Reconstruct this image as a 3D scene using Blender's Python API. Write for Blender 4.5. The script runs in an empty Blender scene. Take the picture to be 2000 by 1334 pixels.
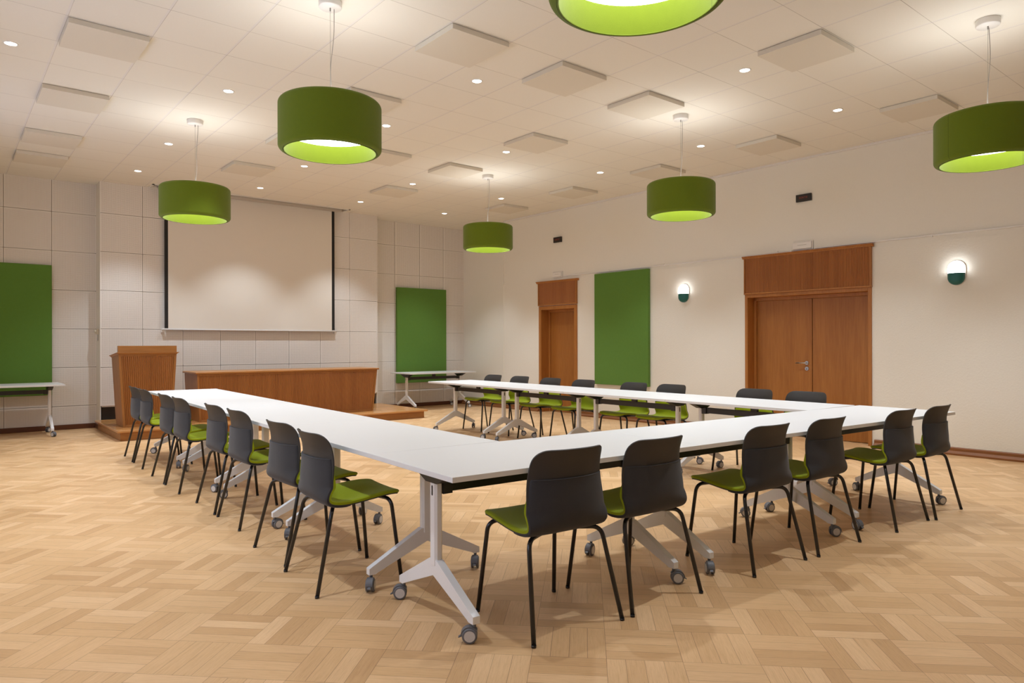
import bpy, bmesh, math, random
from mathutils import Vector, Matrix
random.seed(7)
C = bpy.context.scene.collection
PI = math.pi
R = math.radians
CEIL = 3.89

# ------------------------------------------------------------------ node helpers
class NT:
    def __init__(s, name):
        s.m = bpy.data.materials.new(name); s.m.use_nodes = True
        s.t = s.m.node_tree; s.n = s.t.nodes; s.l = s.t.links
        s.b = s.n['Principled BSDF']
    def put(s, sock, v):
        if isinstance(v, bpy.types.NodeSocket): s.l.new(v, sock)
        else: sock.default_value = v
    def math(s, op, a, b=0.0, c=0.0):
        n = s.n.new('ShaderNodeMath'); n.operation = op
        s.put(n.inputs[0], a); s.put(n.inputs[1], b); s.put(n.inputs[2], c)
        return n.outputs[0]
    def pos(s):
        g = s.n.new('ShaderNodeNewGeometry'); x = s.n.new('ShaderNodeSeparateXYZ')
        s.l.new(g.outputs['Position'], x.inputs[0]); return x.outputs[0], x.outputs[1], x.outputs[2]
    def obj(s):
        g = s.n.new('ShaderNodeTexCoord'); x = s.n.new('ShaderNodeSeparateXYZ')
        s.l.new(g.outputs['Object'], x.inputs[0]); return x.outputs[0], x.outputs[1], x.outputs[2]
    def vec(s, a, b, c):
        n = s.n.new('ShaderNodeCombineXYZ')
        for i, v in enumerate((a, b, c)): s.put(n.inputs[i], v)
        return n.outputs[0]
    def noise(s, v, scale=5, detail=3, rough=.55):
        n = s.n.new('ShaderNodeTexNoise'); s.l.new(v, n.inputs['Vector'])
        n.inputs['Scale'].default_value = scale; n.inputs['Detail'].default_value = detail
        n.inputs['Roughness'].default_value = rough
        return n.outputs[0]
    def white(s, v):
        n = s.n.new('ShaderNodeTexWhiteNoise'); n.noise_dimensions = '3D'; s.l.new(v, n.inputs['Vector'])
        return n.outputs[0]
    def mix(s, f, a, b):
        n = s.n.new('ShaderNodeMix'); n.data_type = 'RGBA'
        s.put(n.inputs[0], f)
        s.put(n.inputs[6], a if isinstance(a, bpy.types.NodeSocket) else (*a, 1))
        s.put(n.inputs[7], b if isinstance(b, bpy.types.NodeSocket) else (*b, 1))
        return n.outputs[2]
    def mixf(s, f, a, b):
        n = s.n.new('ShaderNodeMix'); n.data_type = 'FLOAT'
        s.put(n.inputs[0], f); s.put(n.inputs[2], a); s.put(n.inputs[3], b)
        return n.outputs[0]
    def ramp(s, f, stops):
        n = s.n.new('ShaderNodeValToRGB'); s.l.new(f, n.inputs[0])
        e = n.color_ramp.elements
        while len(e) < len(stops): e.new(.5)
        for k, (p, c) in zip(e, stops): k.position = p; k.color = (*c, 1)
        return n.outputs[0]
    def bump(s, h, strength=.2, dist=.01):
        n = s.n.new('ShaderNodeBump'); s.l.new(h, n.inputs['Height'])
        n.inputs['Strength'].default_value = strength; n.inputs['Distance'].default_value = dist
        s.l.new(n.outputs[0], s.b.inputs['Normal'])
    def col(s, v): s.put(s.b.inputs['Base Color'], v if isinstance(v, bpy.types.NodeSocket) else (*v, 1))
    def set(s, rough=.5, metal=0, spec=.5):
        s.put(s.b.inputs['Roughness'], rough); s.b.inputs['Metallic'].default_value = metal
        s.b.inputs['Specular IOR Level'].default_value = spec

def plain(name, c, rough=.5, metal=0, spec=.5, speck=0, scale=60, bump=0):
    t = NT(name); t.set(rough, metal, spec)
    x, y, z = t.obj(); v = t.vec(x, y, z)
    n = t.noise(v, scale, 3)
    k = speck if speck else .03
    t.col(t.mix(n, tuple(q*(1-k) for q in c), tuple(min(1, q*(1+k)) for q in c)))
    if bump: t.bump(n, bump, .004)
    return t.m

def emit(name, c, strength):
    t = NT(name); t.col((.8, .8, .8))
    t.b.inputs['Emission Color'].default_value = (*c, 1); t.b.inputs['Emission Strength'].default_value = strength
    return t.m

def wood(name, dark, light, axis='z', scale=1., rough=.4, spec=.4, ribs=0, rib_axis='x', bandy=.35):
    t = NT(name); x, y, z = t.obj()
    a = {'x': x, 'y': y, 'z': z}[axis]
    others = [q for k, q in (('x', x), ('y', y), ('z', z)) if k != axis]
    v = t.vec(t.math('MULTIPLY', a, 2.2*scale), t.math('MULTIPLY', others[0], 42*scale), t.math('MULTIPLY', others[1], 42*scale))
    n1 = t.noise(v, 1.3, 6, .65)
    v2 = t.vec(t.math('MULTIPLY', a, .5*scale), t.math('MULTIPLY', others[0], 5*scale), t.math('MULTIPLY', others[1], 5*scale))
    n2 = t.noise(v2, 1.0, 2)
    f = t.math('ADD', t.math('MULTIPLY', n1, .62), t.math('MULTIPLY', n2, .38))
    if ribs:
        r = {'x': x, 'y': y}[rib_axis]
        w = t.white(t.vec(t.math('FLOOR', t.math('DIVIDE', r, ribs)), 0.0, 3.0))
        g = t.noise(t.vec(t.math('MULTIPLY', r, 3.0), 0.0, 0.0), 2.0, 3)
        f = t.math('ADD', t.math('MULTIPLY', f, 1-bandy), t.math('ADD', t.math('MULTIPLY', w, bandy*.12), t.math('MULTIPLY', g, bandy*.88)))
    t.col(t.ramp(f, [(.28, dark), (.50, tuple((p+q)/2 for p, q in zip(dark, light))), (.72, light)]))
    t.set(rough, 0, spec)
    t.bump(n1, .06, .002)
    return t.m

# ---- floor: basket-weave oak parquet laid at 45 degrees
def floor_mat():
    t = NT('oak_basket_parquet'); x, y, z = t.pos(); S = .3133
    u = t.math('SUBTRACT', t.math('DIVIDE', t.math('SUBTRACT', x, y), math.sqrt(2)*S), .265)
    v = t.math('SUBTRACT', t.math('DIVIDE', t.math('ADD', x, y), math.sqrt(2)*S), .46)
    iu, iv = t.math('FLOOR', u), t.math('FLOOR', v)
    fu, fv = t.math('FRACT', u), t.math('FRACT', v)
    par = t.math('GREATER_THAN', t.math('FRACT', t.math('MULTIPLY', t.math('ADD', iu, iv), .5)), .25)
    tt = t.math('MULTIPLY', t.mixf(par, fu, fv), 4.0)
    al = t.mixf(par, fv, fu)
    it, ft = t.math('FLOOR', tt), t.math('FRACT', tt)
    idv = t.vec(t.math('ADD', iu, .5), t.math('ADD', iv, .5), t.math('ADD', it, .5))
    w = t.white(idv)
    w2 = t.white(t.vec(t.math('ADD', iv, 11.5), t.math('ADD', iu, 3.5), t.math('ADD', it, 7.5)))
    gv = t.vec(t.math('ADD', t.math('MULTIPLY', al, 1.1), t.math('MULTIPLY', w, 37.0)),
               t.math('ADD', t.math('MULTIPLY', ft, 5.5), t.math('MULTIPLY', w2, 53.0)), t.math('MULTIPLY', w, 11.0))
    g = t.noise(gv, 2.2, 6, .68)
    gv2 = t.vec(t.math('ADD', t.math('MULTIPLY', al, 3.0), t.math('MULTIPLY', w2, 37.0)),
                t.math('ADD', t.math('MULTIPLY', ft, 30.0), t.math('MULTIPLY', w, 53.0)), 0.0)
    g2 = t.noise(gv2, 2.0, 3, .6)
    base = t.ramp(w, [(.0, FL[0]), (.3, FL[1]), (.75, FL[2]), (1.0, FL[3])])
    gr = t.math('ADD', t.math('MULTIPLY', g, .6), t.math('MULTIPLY', g2, .4))
    grain = t.ramp(gr, [(.30, (.70, .61, .50)), (.42, (.90, .87, .83)), (.55, (1.0, 1.0, 1.0)), (.75, (1.06, 1.06, 1.06))])
    n = t.n.new('ShaderNodeMix'); n.data_type = 'RGBA'; n.blend_type = 'MULTIPLY'
    n.inputs[0].default_value = 1; t.l.new(base, n.inputs[6]); t.l.new(grain, n.inputs[7])
    big = t.noise(t.vec(x, y, 0.0), .8, 3)
    wear = t.ramp(big, [(.3, (.9, .88, .85)), (.7, (1.06, 1.05, 1.05))])
    n2 = t.n.new('ShaderNodeMix'); n2.data_type = 'RGBA'; n2.blend_type = 'MULTIPLY'
    n2.inputs[0].default_value = 1; t.l.new(n.outputs[2], n2.inputs[6]); t.l.new(wear, n2.inputs[7])
    e1 = t.math('MULTIPLY', t.math('MINIMUM', ft, t.math('SUBTRACT', 1.0, ft)), S/4)
    e2 = t.math('MULTIPLY', t.math('MINIMUM', al, t.math('SUBTRACT', 1.0, al)), S)
    e = t.math('MINIMUM', e1, e2)
    gap = t.math('LESS_THAN', e, .0009)
    t.col(t.mix(t.math('MULTIPLY', gap, t.math('ADD', .5, t.math('MULTIPLY', w2, .45))), n2.outputs[2], (.16, .08, .035)))
    t.put(t.b.inputs['Roughness'], t.math('ADD', .34, t.math('MULTIPLY', g, .16)))
    t.b.inputs['Specular IOR Level'].default_value = .45
    t.bump(t.math('SUBTRACT', t.math('MULTIPLY', g, .25), gap), .12, .002)
    return t.m
FL = [(.57, .345, .165), (.655, .415, .208), (.70, .455, .24), (.76, .51, .285)]

def ceiling_mat():
    t = NT('mineral_ceiling_tile'); x, y, z = t.pos()
    fx = t.math('FRACT', t.math('DIVIDE', t.math('SUBTRACT', x, .7764-6), .6))
    fy = t.math('FRACT', t.math('DIVIDE', t.math('SUBTRACT', y, 6.463-12), .6))
    dx = t.math('MULTIPLY', t.math('MINIMUM', fx, t.math('SUBTRACT', 1.0, fx)), .6)
    dy = t.math('MULTIPLY', t.math('MINIMUM', fy, t.math('SUBTRACT', 1.0, fy)), .6)
    tee = t.math('LESS_THAN', dx, .009)
    line_x = t.math('LESS_THAN', t.math('ABSOLUTE', t.math('SUBTRACT', fx, .0155)), .0027)
    line_y = t.math('LESS_THAN', dy, .0026)
    n = t.noise(t.vec(x, y, z), 160, 3)
    tile = t.mix(n, (.782, .745, .665), (.815, .785, .71))
    idw = t.white(t.vec(t.math('FLOOR', t.math('DIVIDE', t.math('SUBTRACT', x, .7764-6), .6)), t.math('FLOOR', t.math('DIVIDE', t.math('SUBTRACT', y, 6.463-12), .6)), 1.0))
    tile = t.mix(t.math('MULTIPLY', idw, .06), tile, (.6, .57, .53))
    c = t.mix(tee, tile, (.76, .73, .69))
    wv = t.noise(t.vec(x, y, 0.0), 1.7, 2)
    ln = t.math('MAXIMUM', line_x, line_y)
    c = t.mix(t.math('MULTIPLY', ln, t.math('MULTIPLY', wv, .95)), c, (.24, .19, .14))
    t.col(c); t.set(.9, 0, .2)
    return t.m

def perforated_mat(x0, z0, name):
    t = NT(name); x, y, z = t.pos(); P = .0163
    def cell(q):
        f = t.math('SUBTRACT', t.math('FRACT', t.math('DIVIDE', q, P)), .5)
        return t.math('MULTIPLY', f, f)
    d2 = t.math('ADD', cell(x), cell(z))
    hole = t.math('LESS_THAN', d2, .044)
    def inside(q, o):
        f = t.math('FRACT', t.math('DIVIDE', t.math('SUBTRACT', q, o-6.06), .606))
        return t.math('GREATER_THAN', t.math('MINIMUM', f, t.math('SUBTRACT', 1.0, f)), .030)
    m = t.math('MULTIPLY', hole, t.math('MULTIPLY', inside(x, x0), inside(z, z0)))
    n = t.noise(t.vec(x, y, z), 40, 3)
    c = t.mix(n, (.77, .73, .685), (.81, .77, .72))
    t.col(t.mix(t.math('MULTIPLY', m, .85), c, (.28, .23, .185))); t.set(.75, 0, .3)
    return t.m

def plaster_mat():
    t = NT('painted_plaster'); x, y, z = t.pos()
    n = t.noise(t.vec(x, y, z), 55, 4, .6)
    low = t.math('LESS_THAN', z, 2.55)
    c = t.mix(n, (.795, .762, .682), (.83, .797, .717)); t.col(c); t.set(.7, 0, .3)
    bp = t.n.new('ShaderNodeBump'); t.l.new(n, bp.inputs['Height'])
    t.put(bp.inputs['Strength'], t.math('ADD', .05, t.math('MULTIPLY', low, .30))); bp.inputs['Distance'].default_value = .006
    t.l.new(bp.outputs[0], t.b.inputs['Normal'])
    return t.m

def felt(name, c, seam=False, rough=.95, amt=.18):
    t = NT(name); x, y, z = t.obj()
    n = t.noise(t.vec(x, y, z), 420, 2, .7); n2 = t.noise(t.vec(x, y, z), 25, 3)
    f = t.math('ADD', t.math('MULTIPLY', n, .7), t.math('MULTIPLY', n2, .3))
    cc = t.mix(f, tuple(q*(1-amt) for q in c), tuple(q*(1+amt) for q in c))
    if seam:
        s = t.math('LESS_THAN', t.math('ABSOLUTE', t.math('ADD', t.math('MULTIPLY', x, .45), t.math('MULTIPLY', y, .893))), .0022)
        cc = t.mix(t.math('MULTIPLY', s, .55), cc, tuple(q*.25 for q in c))
    t.col(cc); t.set(rough, 0, .15)
    t.b.inputs['Sheen Weight'].default_value = .15
    t.bump(n, .25, .002)
    return t.m

M = {}
M['floor'] = floor_mat()
M['ceiling'] = ceiling_mat()
M['plaster'] = plaster_mat()
M['perf_side'] = perforated_mat(.747, .366, 'perforated_acoustic_board')
M['perf_mid'] = perforated_mat(1.951, .366, 'perforated_acoustic_board_raised')
M['groove'] = plain('panel_joint', (.30, .25, .20), .9)
M['white_lam'] = plain('white_laminate', (.70, .697, .69), .42, speck=.012, scale=300)
M['white_metal'] = plain('white_powder_coat', (.78, .775, .77), .38, speck=.03, scale=400)
M['black_metal'] = plain('black_powder_coat', (.018, .016, .015), .42)
M['black_gloss'] = plain('black_tube_lacquer', (.012, .0115, .012), .25, spec=.55)
M['shell'] = plain('charcoal_shell_plastic', (.034, .031, .029), .55, speck=.10, scale=500, bump=.05)
M['cover'] = felt('graphite_upholstery', (.042, .0415, .045), amt=.25, rough=.85)
M['green_seat'] = felt('lime_green_upholstery', (.285, .345, .005), rough=.9, amt=.10)
M['green_shade'] = felt('moss_green_felt', (.130, .180, .0105), seam=True)
M['green_wall'] = felt('grass_green_felt', (.112, .232, .040))
M['grey_tyre'] = plain('grey_caster_rubber', (.13, .133, .145), .5)
M['hub'] = plain('silver_caster_hub', (.60, .585, .57), .4)
M['door_wood'] = wood('oak_veneer_door', (.275, .095, .016), (.43, .175, .037), 'z', 1.0, .42)
M['frame_wood'] = wood('oak_door_frame', (.31, .108, .020), (.47, .195, .045), 'z', 1.0, .42)
M['rib_wood_door'] = wood('ribbed_oak_transom', (.25, .078, .016), (.46, .175, .042), 'z', 1.0, .42, ribs=.0211, rib_axis='y', bandy=.55)
M['rib_wood_desk'] = wood('ribbed_oak_front', (.20, .062, .011), (.38, .145, .032), 'z', 1.0, .4, ribs=.0215, rib_axis='x', bandy=.4)
M['desk_wood'] = wood('oak_veneer_furniture', (.235, .085, .019), (.38, .16, .042), 'z', 1.0, .4)
M['desk_wood_x'] = wood('oak_veneer_lengthwise', (.28, .108, .025), (.44, .20, .057), 'x', 1.0, .35)
M['deck_wood'] = wood('varnished_platform_deck', (.36, .155, .045), (.58, .29, .10), 'x', .7, .22, spec=.55)
M['skirt_dark'] = wood('dark_stained_skirting', (.085, .027, .010), (.15, .05, .018), 'x', 1.0, .4)
M['skirt_right'] = wood('chestnut_skirting', (.16, .056, .013), (.27, .098, .026), 'y', 1.0, .38)
M['dark_recess'] = plain('dark_brown_plinth', (.028, .018, .011), .6)
M['screen'] = plain('projection_fabric', (.76, .715, .64), .85, speck=.015, scale=200)
M['black_cloth'] = plain('black_mask_border', (.016, .014, .012), .8)
M['screen_bar'] = plain('white_aluminium_bar', (.70, .68, .66), .4)
M['screen_case'] = plain('beige_screen_case', (.46, .42, .37), .5)
M['white_plastic'] = plain('white_plastic', (.78, .755, .72), .4)
M['cream_plastic'] = plain('cream_plastic', (.66, .58, .44), .45)
M['steel'] = plain('brushed_steel', (.52, .51, .50), .32, 1.0)
M['teal'] = plain('petrol_green_lacquer', (.006, .115, .098), .4)
M['black_sign'] = plain('black_sign_plate', (.010, .008, .006), .35)
M['red_letter'] = plain('red_lettering', (.36, .05, .025), .5)
M['tile_panel'] = plain('cream_acoustic_panel', (.70, .65, .555), .9, speck=.03, scale=150)
M['wire'] = plain('steel_wire', (.30, .29, .27), .4, .6)
M['cord'] = plain('grey_flex', (.33, .30, .27), .6)
M['acrylic'] = plain('frosted_acrylic', (.82, .79, .75), .12)
M['emit_pendant'] = emit('opal_pendant_diffuser', (1, .985, .94), 7.2)
M['emit_up'] = emit('opal_upper_diffuser', (1, 1, 1), 4.9)
M['emit_spot'] = emit('led_lens', (1, .97, .93), 14.0)
M['emit_wall'] = emit('opal_wall_glass', (.96, .98, 1.0), 9.0)
M['glass'] = plain('dark_window_glass', (.03, .035, .045), .08)

# ------------------------------------------------------------------ mesh builder
class MB:
    def __init__(s): s.v = []; s.f = []; s.mi = []; s.sm = []
    def add(s, vs, fs, mi=0, smooth=False):
        b = len(s.v); s.v += [tuple(q) for q in vs]
        for f in fs: s.f.append(tuple(b+i for i in f)); s.mi.append(mi); s.sm.append(smooth)
    def box(s, x0, x1, y0, y1, z0, z1, mi=0):
        vs = [(x, y, z) for x in (x0, x1) for y in (y0, y1) for z in (z0, z1)]
        s.add(vs, [(0, 1, 3, 2), (4, 6, 7, 5), (0, 4, 5, 1), (2, 3, 7, 6), (0, 2, 6, 4), (1, 5, 7, 3)], mi)
    def hexa(s, lo, hi, mi=0):   # two quads (4 pts each, same winding) joined
        s.add(list(lo)+list(hi), [(3, 2, 1, 0), (4, 5, 6, 7), (0, 1, 5, 4), (1, 2, 6, 5), (2, 3, 7, 6), (3, 0, 4, 7)], mi)
    def prism(s, poly, axis, a0, a1, mi=0, smooth=False):
        def P(p, a): return {'x': (a, p[0], p[1]), 'y': (p[0], a, p[1]), 'z': (p[0], p[1], a)}[axis]
        n = len(poly)
        s.add([P(p, a0) for p in poly]+[P(p, a1) for p in poly],
              [tuple(range(n-1, -1, -1)), tuple(range(n, 2*n))], mi)
        b = len(s.v)-2*n
        for i in range(n):
            j = (i+1) % n
            s.f.append((b+i, b+j, b+n+j, b+n+i)); s.mi.append(mi); s.sm.append(smooth)
    def lathe(s, prof, n=48, mi=0, smooth=True, center=(0, 0, 0), closed=False):
        cx, cy, cz = center; vs = []
        for r, z in prof:
            for k in range(n):
                a = 2*PI*k/n; vs.append((cx+r*math.cos(a), cy+r*math.sin(a), cz+z))
        fs = []; m = len(prof); lim = m if closed else m-1
        for i in range(lim):
            i2 = (i+1) % m
            for k in range(n):
                k2 = (k+1) % n; fs.append((i*n+k, i*n+k2, i2*n+k2, i2*n+k))
        s.add(vs, fs, mi, smooth)
    def disc(s, r, z, n=48, mi=0, up=True, center=(0, 0)):
        vs = [(center[0]+r*math.cos(2*PI*k/n), center[1]+r*math.sin(2*PI*k/n), z) for k in range(n)]
        s.add(vs, [tuple(range(n)) if up else tuple(range(n-1, -1, -1))], mi)
    def tube(s, pts, r, n=10, mi=0, cap=True):
        pts = [Vector(p) for p in pts]; rings = []
        prev = None
        for i, p in enumerate(pts):
            d = (pts[min(i+1, len(pts)-1)]-pts[max(i-1, 0)]).normalized()
            if prev is None:
                a = Vector((0, 0, 1)) if abs(d.z) < .9 else Vector((1, 0, 0))
                u = d.cross(a).normalized()
            else:
                u = (prev-d*prev.dot(d)).normalized()
            prev = u; w = d.cross(u)
            rr = r[i] if isinstance(r, (list, tuple)) else r
            rings.append([p+(u*math.cos(2*PI*k/n)+w*math.sin(2*PI*k/n))*rr for k in range(n)])
        vs = [q for g in rings for q in g]; fs = []
        for i in range(len(rings)-1):
            for k in range(n):
                k2 = (k+1) % n; fs.append((i*n+k, i*n+k2, (i+1)*n+k2, (i+1)*n+k))
        s.add(vs, fs, mi, True)
        if cap:
            b = len(s.v)-len(vs); L = len(rings)-1
            s.f.append(tuple(b+k for k in range(n-1, -1, -1))); s.mi.append(mi); s.sm.append(False)
            s.f.append(tuple(b+L*n+k for k in range(n))); s.mi.append(mi); s.sm.append(False)
    def cyl(s, p0, p1, r, n=24, mi=0): s.tube([p0, p1], r, n, mi)
    def build(s, name, mats, parent=None, loc=(0, 0, 0), rotz=0, bevel=0, fix=True, seg=2):
        me = bpy.data.meshes.new(name); me.from_pydata(s.v, [], s.f)
        mats = mats if isinstance(mats, (list, tuple)) else [mats]
        for m in mats: me.materials.append(m)
        for p, mi, sm in zip(me.polygons, s.mi, s.sm): p.material_index = mi; p.use_smooth = sm
        if fix:
            bm = bmesh.new(); bm.from_mesh(me); bmesh.ops.recalc_face_normals(bm, faces=bm.faces); bm.to_mesh(me); bm.free()
        o = bpy.data.objects.new(name, me); C.objects.link(o)
        o.location = loc; o.rotation_euler = (0, 0, rotz)
        if parent: o.parent = parent
        if bevel:
            b = o.modifiers.new('bevel', 'BEVEL'); b.width = bevel; b.segments = seg; b.limit_method = 'ANGLE'; b.angle_limit = R(40)
        return o

def bend(p0, p1, p2, r, n=6):      # polyline with a rounded corner at p1
    p0, p1, p2 = Vector(p0), Vector(p1), Vector(p2)
    a, b = (p0-p1).normalized(), (p2-p1).normalized()
    out = []
    for k in range(n+1):
        t = k/n; out.append((p1+a*r)*(1-t)**2+p1*2*t*(1-t)+(p1+b*r)*t*t)
    return [p0]+out+[p2]

def tag(o, label=None, cat=None, group=None, kind=None):
    if label: o['label'] = label
    if cat: o['category'] = cat
    if group: o['group'] = group
    if kind: o['kind'] = kind
    return o
def thing(name, label, cat, loc=(0, 0, 0), rotz=0, group=None):
    o = bpy.data.objects.new(name, None); C.objects.link(o); o.empty_display_size = .1
    o.location = loc; o.rotation_euler = (0, 0, rotz)
    return tag(o, label, cat, group)
def struct(o): o['kind'] = 'structure'; return o
def copy_tree(o, parent=None):
    c = o.copy(); C.objects.link(c); c.parent = parent
    for ch in list(o.children): copy_tree(ch, c)
    return c

# ------------------------------------------------------------------ room shell
X0, Y0, Y1 = -.52, -1.6, 13.0
PHI = .0205
def rwx(s): return 9.375-.0205*s
def rw(s, z, off=0.): return (rwx(s)-off, s, z)

b = MB(); b.box(X0-.1, 9.9, Y0-.1, Y1+.2, -.05, 0); struct(b.build('floor', M['floor']))

# ceiling with the slot the projection screen drops out of
b = MB()
sx0, sx1, sy0, sy1 = 2.67, 6.03, 12.37, 12.63
for q in ((X0-.1, sx0, Y0-.1, Y1+.2), (sx1, 9.9, Y0-.1, Y1+.2), (sx0, sx1, Y0-.1, sy0), (sx0, sx1, sy1, Y1+.2)):
    b.box(q[0], q[1], q[2], q[3], CEIL, CEIL+.03)
b.box(sx0-.02, sx1+.02, sy0-.02, sy1+.02, CEIL+.25, CEIL+.27, 1)
for q in ((sx0-.02, sx0, sy0-.02, sy1+.02), (sx1, sx1+.02, sy0-.02, sy1+.02), (sx0, sx1, sy0-.02, sy0), (sx0, sx1, sy1, sy1+.02)):
    b.box(q[0], q[1], q[2], q[3], CEIL+.03, CEIL+.26, 1)
struct(b.build('ceiling', [M['ceiling'], M['screen_case']]))
b = MB()
for (xa, xb, ya, yb) in ((sx0-.03, sx1+.03, sy0-.03, sy0), (sx0-.03, sx0, sy0-.03, sy1), (sx1, sx1+.03, sy0-.03, sy1)):
    b.box(xa, xb, ya, yb, CEIL-.012, CEIL)
struct(b.build('trim_1', M['white_plastic']))

# back wall: grooved perforated boards
def board_wall(name, xs, zs, yf, mat, extra=()):
    b = MB()
    b.box(xs[0]+.012, xs[-1]-.012, yf+.014, yf+.05, zs[0], zs[-1], 1)
    G = .0036
    for i in range(len(xs)-1):
        for j in range(len(zs)-1):
            b.box(xs[i]+(G if i else 0), xs[i+1]-(G if i < len(xs)-2 else 0), yf, yf+.014, zs[j]+(G if j else 0), zs[j+1]-(G if j < len(zs)-2 else 0))
    for e in extra: b.box(*e)
    o = b.build(name, [mat, M['groove'], M['plaster'], M['dark_recess']]); struct(o); return o
zs = [.366+.606*k for k in range(6)]+[CEIL]
board_wall('wall_back', [X0-.05, .141, .747, 1.353, 1.955], [0]+zs, 13.0, M['perf_side'])
board_wall('wall_back', [6.785, 7.386, 7.992, 8.598, 9.2], [0]+zs, 13.0, M['perf_side'])
board_wall('wall_back', [1.951, 2.555, 3.161, 3.767, 4.373, 4.979, 5.585, 6.191, 6.79], zs, 12.645, M['perf_mid'],
           extra=((1.951, 1.9625, 12.659, 13.0, 0, CEIL, 2), (6.7785, 6.79, 12.659, 13.0, 0, CEIL, 2), (1.975, 6.766, 12.70, 12.72, 0, .37, 3)))
b = MB(); b.box(1.975, 6.766, 12.66, 12.70, .345, .366); struct(b.build('trim_2', M['white_plastic'], bevel=.003))

# right wall (local: x into the wall, y along it), two door openings
D2 = (4.11, 5.918, 2.04); D1 = (9.386, 10.432, 2.062)
b = MB()
def slab(s0, s1, z0, z1, off=0.): b.box(off, .25, s0, s1, z0, z1)
SP = 2.552
slab(Y0-.2, 11.53, SP, CEIL)
for s0, s1, z0 in ((Y0-.2, D2[0], 0), (D2[0], D2[1], D2[2]), (D2[1], D1[0], 0), (D1[0], D1[1], D1[2]), (D1[1], 11.53, 0)):
    slab(s0, s1, z0, SP, -.012)
slab(11.53, 13.3, 0, CEIL, .035)
b.box(.25, .28, Y0-.2, 13.3, 0, CEIL)
RWROT = PHI
struct(b.build('wall_right', M['plaster'], loc=(9.375, 0, 0), rotz=RWROT))
# left wall with three tall windows, front wall (both behind the camera's view)
b = MB(); WIN = ((1.6, 3.2), (5.0, 6.6), (8.4, 10.0)); wz = (.95, 2.95)
prev = Y0-.2
for a, c in WIN:
    b.box(X0-.25, X0, prev, a, 0, CEIL); b.box(X0-.25, X0, a, c, 0, wz[0]); b.box(X0-.25, X0, a, c, wz[1], CEIL); prev = c
b.box(X0-.25, X0, prev, 13.2, 0, CEIL); struct(b.build('wall_left', M['plaster']))
for k, (a, c) in enumerate(WIN):
    b = MB()
    for q in ((a, a+.06, wz[0], wz[1]), (c-.06, c, wz[0], wz[1]), (a, c, wz[0], wz[0]+.06), (a, c, wz[1]-.06, wz[1]), ((a+c)/2-.03, (a+c)/2+.03, wz[0], wz[1])):
        b.box(X0-.2, X0-.13, q[0], q[1], q[2], q[3])
    struct(b.build('window_%d' % (k+1), M['white_metal']))
b = MB(); b.box(X0-.2, 9.9, Y0-.2, Y0, 0, CEIL); struct(b.build('wall_front', M['plaster']))

# skirtings, ledge and conduit
b = MB(); b.box(X0, 1.951, 12.975, 12.999, 0, .077); struct(b.build('baseboard_back', M['skirt_dark'], bevel=.006))
b = MB(); b.box(6.79, 9.15, 12.975, 12.999, 0, .077); struct(b.build('baseboard_back', M['skirt_dark'], bevel=.006))
b = MB(); b.box(1.925, 1.949, 12.66, 12.975, 0, .077); struct(b.build('baseboard_back', M['skirt_dark'], bevel=.006))
prof = [(-.013, 0), (-.062, 0), (-.062, .022), (-.050, .034), (-.036, .048), (-.034, .080), (-.028, .090), (-.013, .092)]
for s0, s1 in ((Y0, D2[0]-.03), (D2[1]+.005, D1[0]-.005), (D1[1]+.005, 12.96)):
    b = MB(); b.prism(prof, 'y', s0, s1); struct(b.build('baseboard_right', M['skirt_right'], loc=(9.375, 0, 0), rotz=RWROT, bevel=.003))
b = MB(); b.box(-.022, -.001, Y0, 4.86, 2.612, 2.632); b.box(-.022, -.001, 5.19, 9.76, 2.602, 2.622)
for s in (.9, 2.2, 3.4, 4.6, 5.4, 7.4, 8.6): b.box(-.026, -.001, s, s+.012, 2.60, 2.634)
struct(b.build('trim_3', M['white_plastic'], loc=(9.375, 0, 0), rotz=RWROT, bevel=.003))
b = MB(); b.box(-.020, .035, 11.525, 11.545, 0, 3.885); struct(b.build('trim_4', M['plaster'], loc=(9.375, 0, 0), rotz=RWROT, bevel=.003))
b = MB(); b.box(-.03, -.001, Y0, 11.5, CEIL-.03, CEIL-.001); struct(b.build('trim_5', M['white_plastic'], loc=(9.375, 0, 0), rotz=RWROT))

# ------------------------------------------------------------------ ribbed front strip
def ribs_local(b, n, bl, br, tl, tr, z0, z1, face, depth, flip, mi=0):
    """ribbed panel standing in a plane: coordinate q runs bl..br at z0 and tl..tr at z1; face(q, d, z) -> point"""
    shape = [(0, 0), (.10, .10), (.2, .72), (.38, 1), (.62, 1), (.8, .72), (.90, .10)]
    lo, hi = [], []
    for i in range(n):
        for t, d in shape:
            k = (i+t)/n
            lo.append(face(bl+(br-bl)*k, d*depth, z0)); hi.append(face(tl+(tr-tl)*k, d*depth, z1))
    lo.append(face(br, 0, z0)); hi.append(face(tr, 0, z1))
    m = len(lo); b.add(lo+hi, [(i, i+1, m+i+1, m+i) for i in range(m-1)], mi, True)

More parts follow.
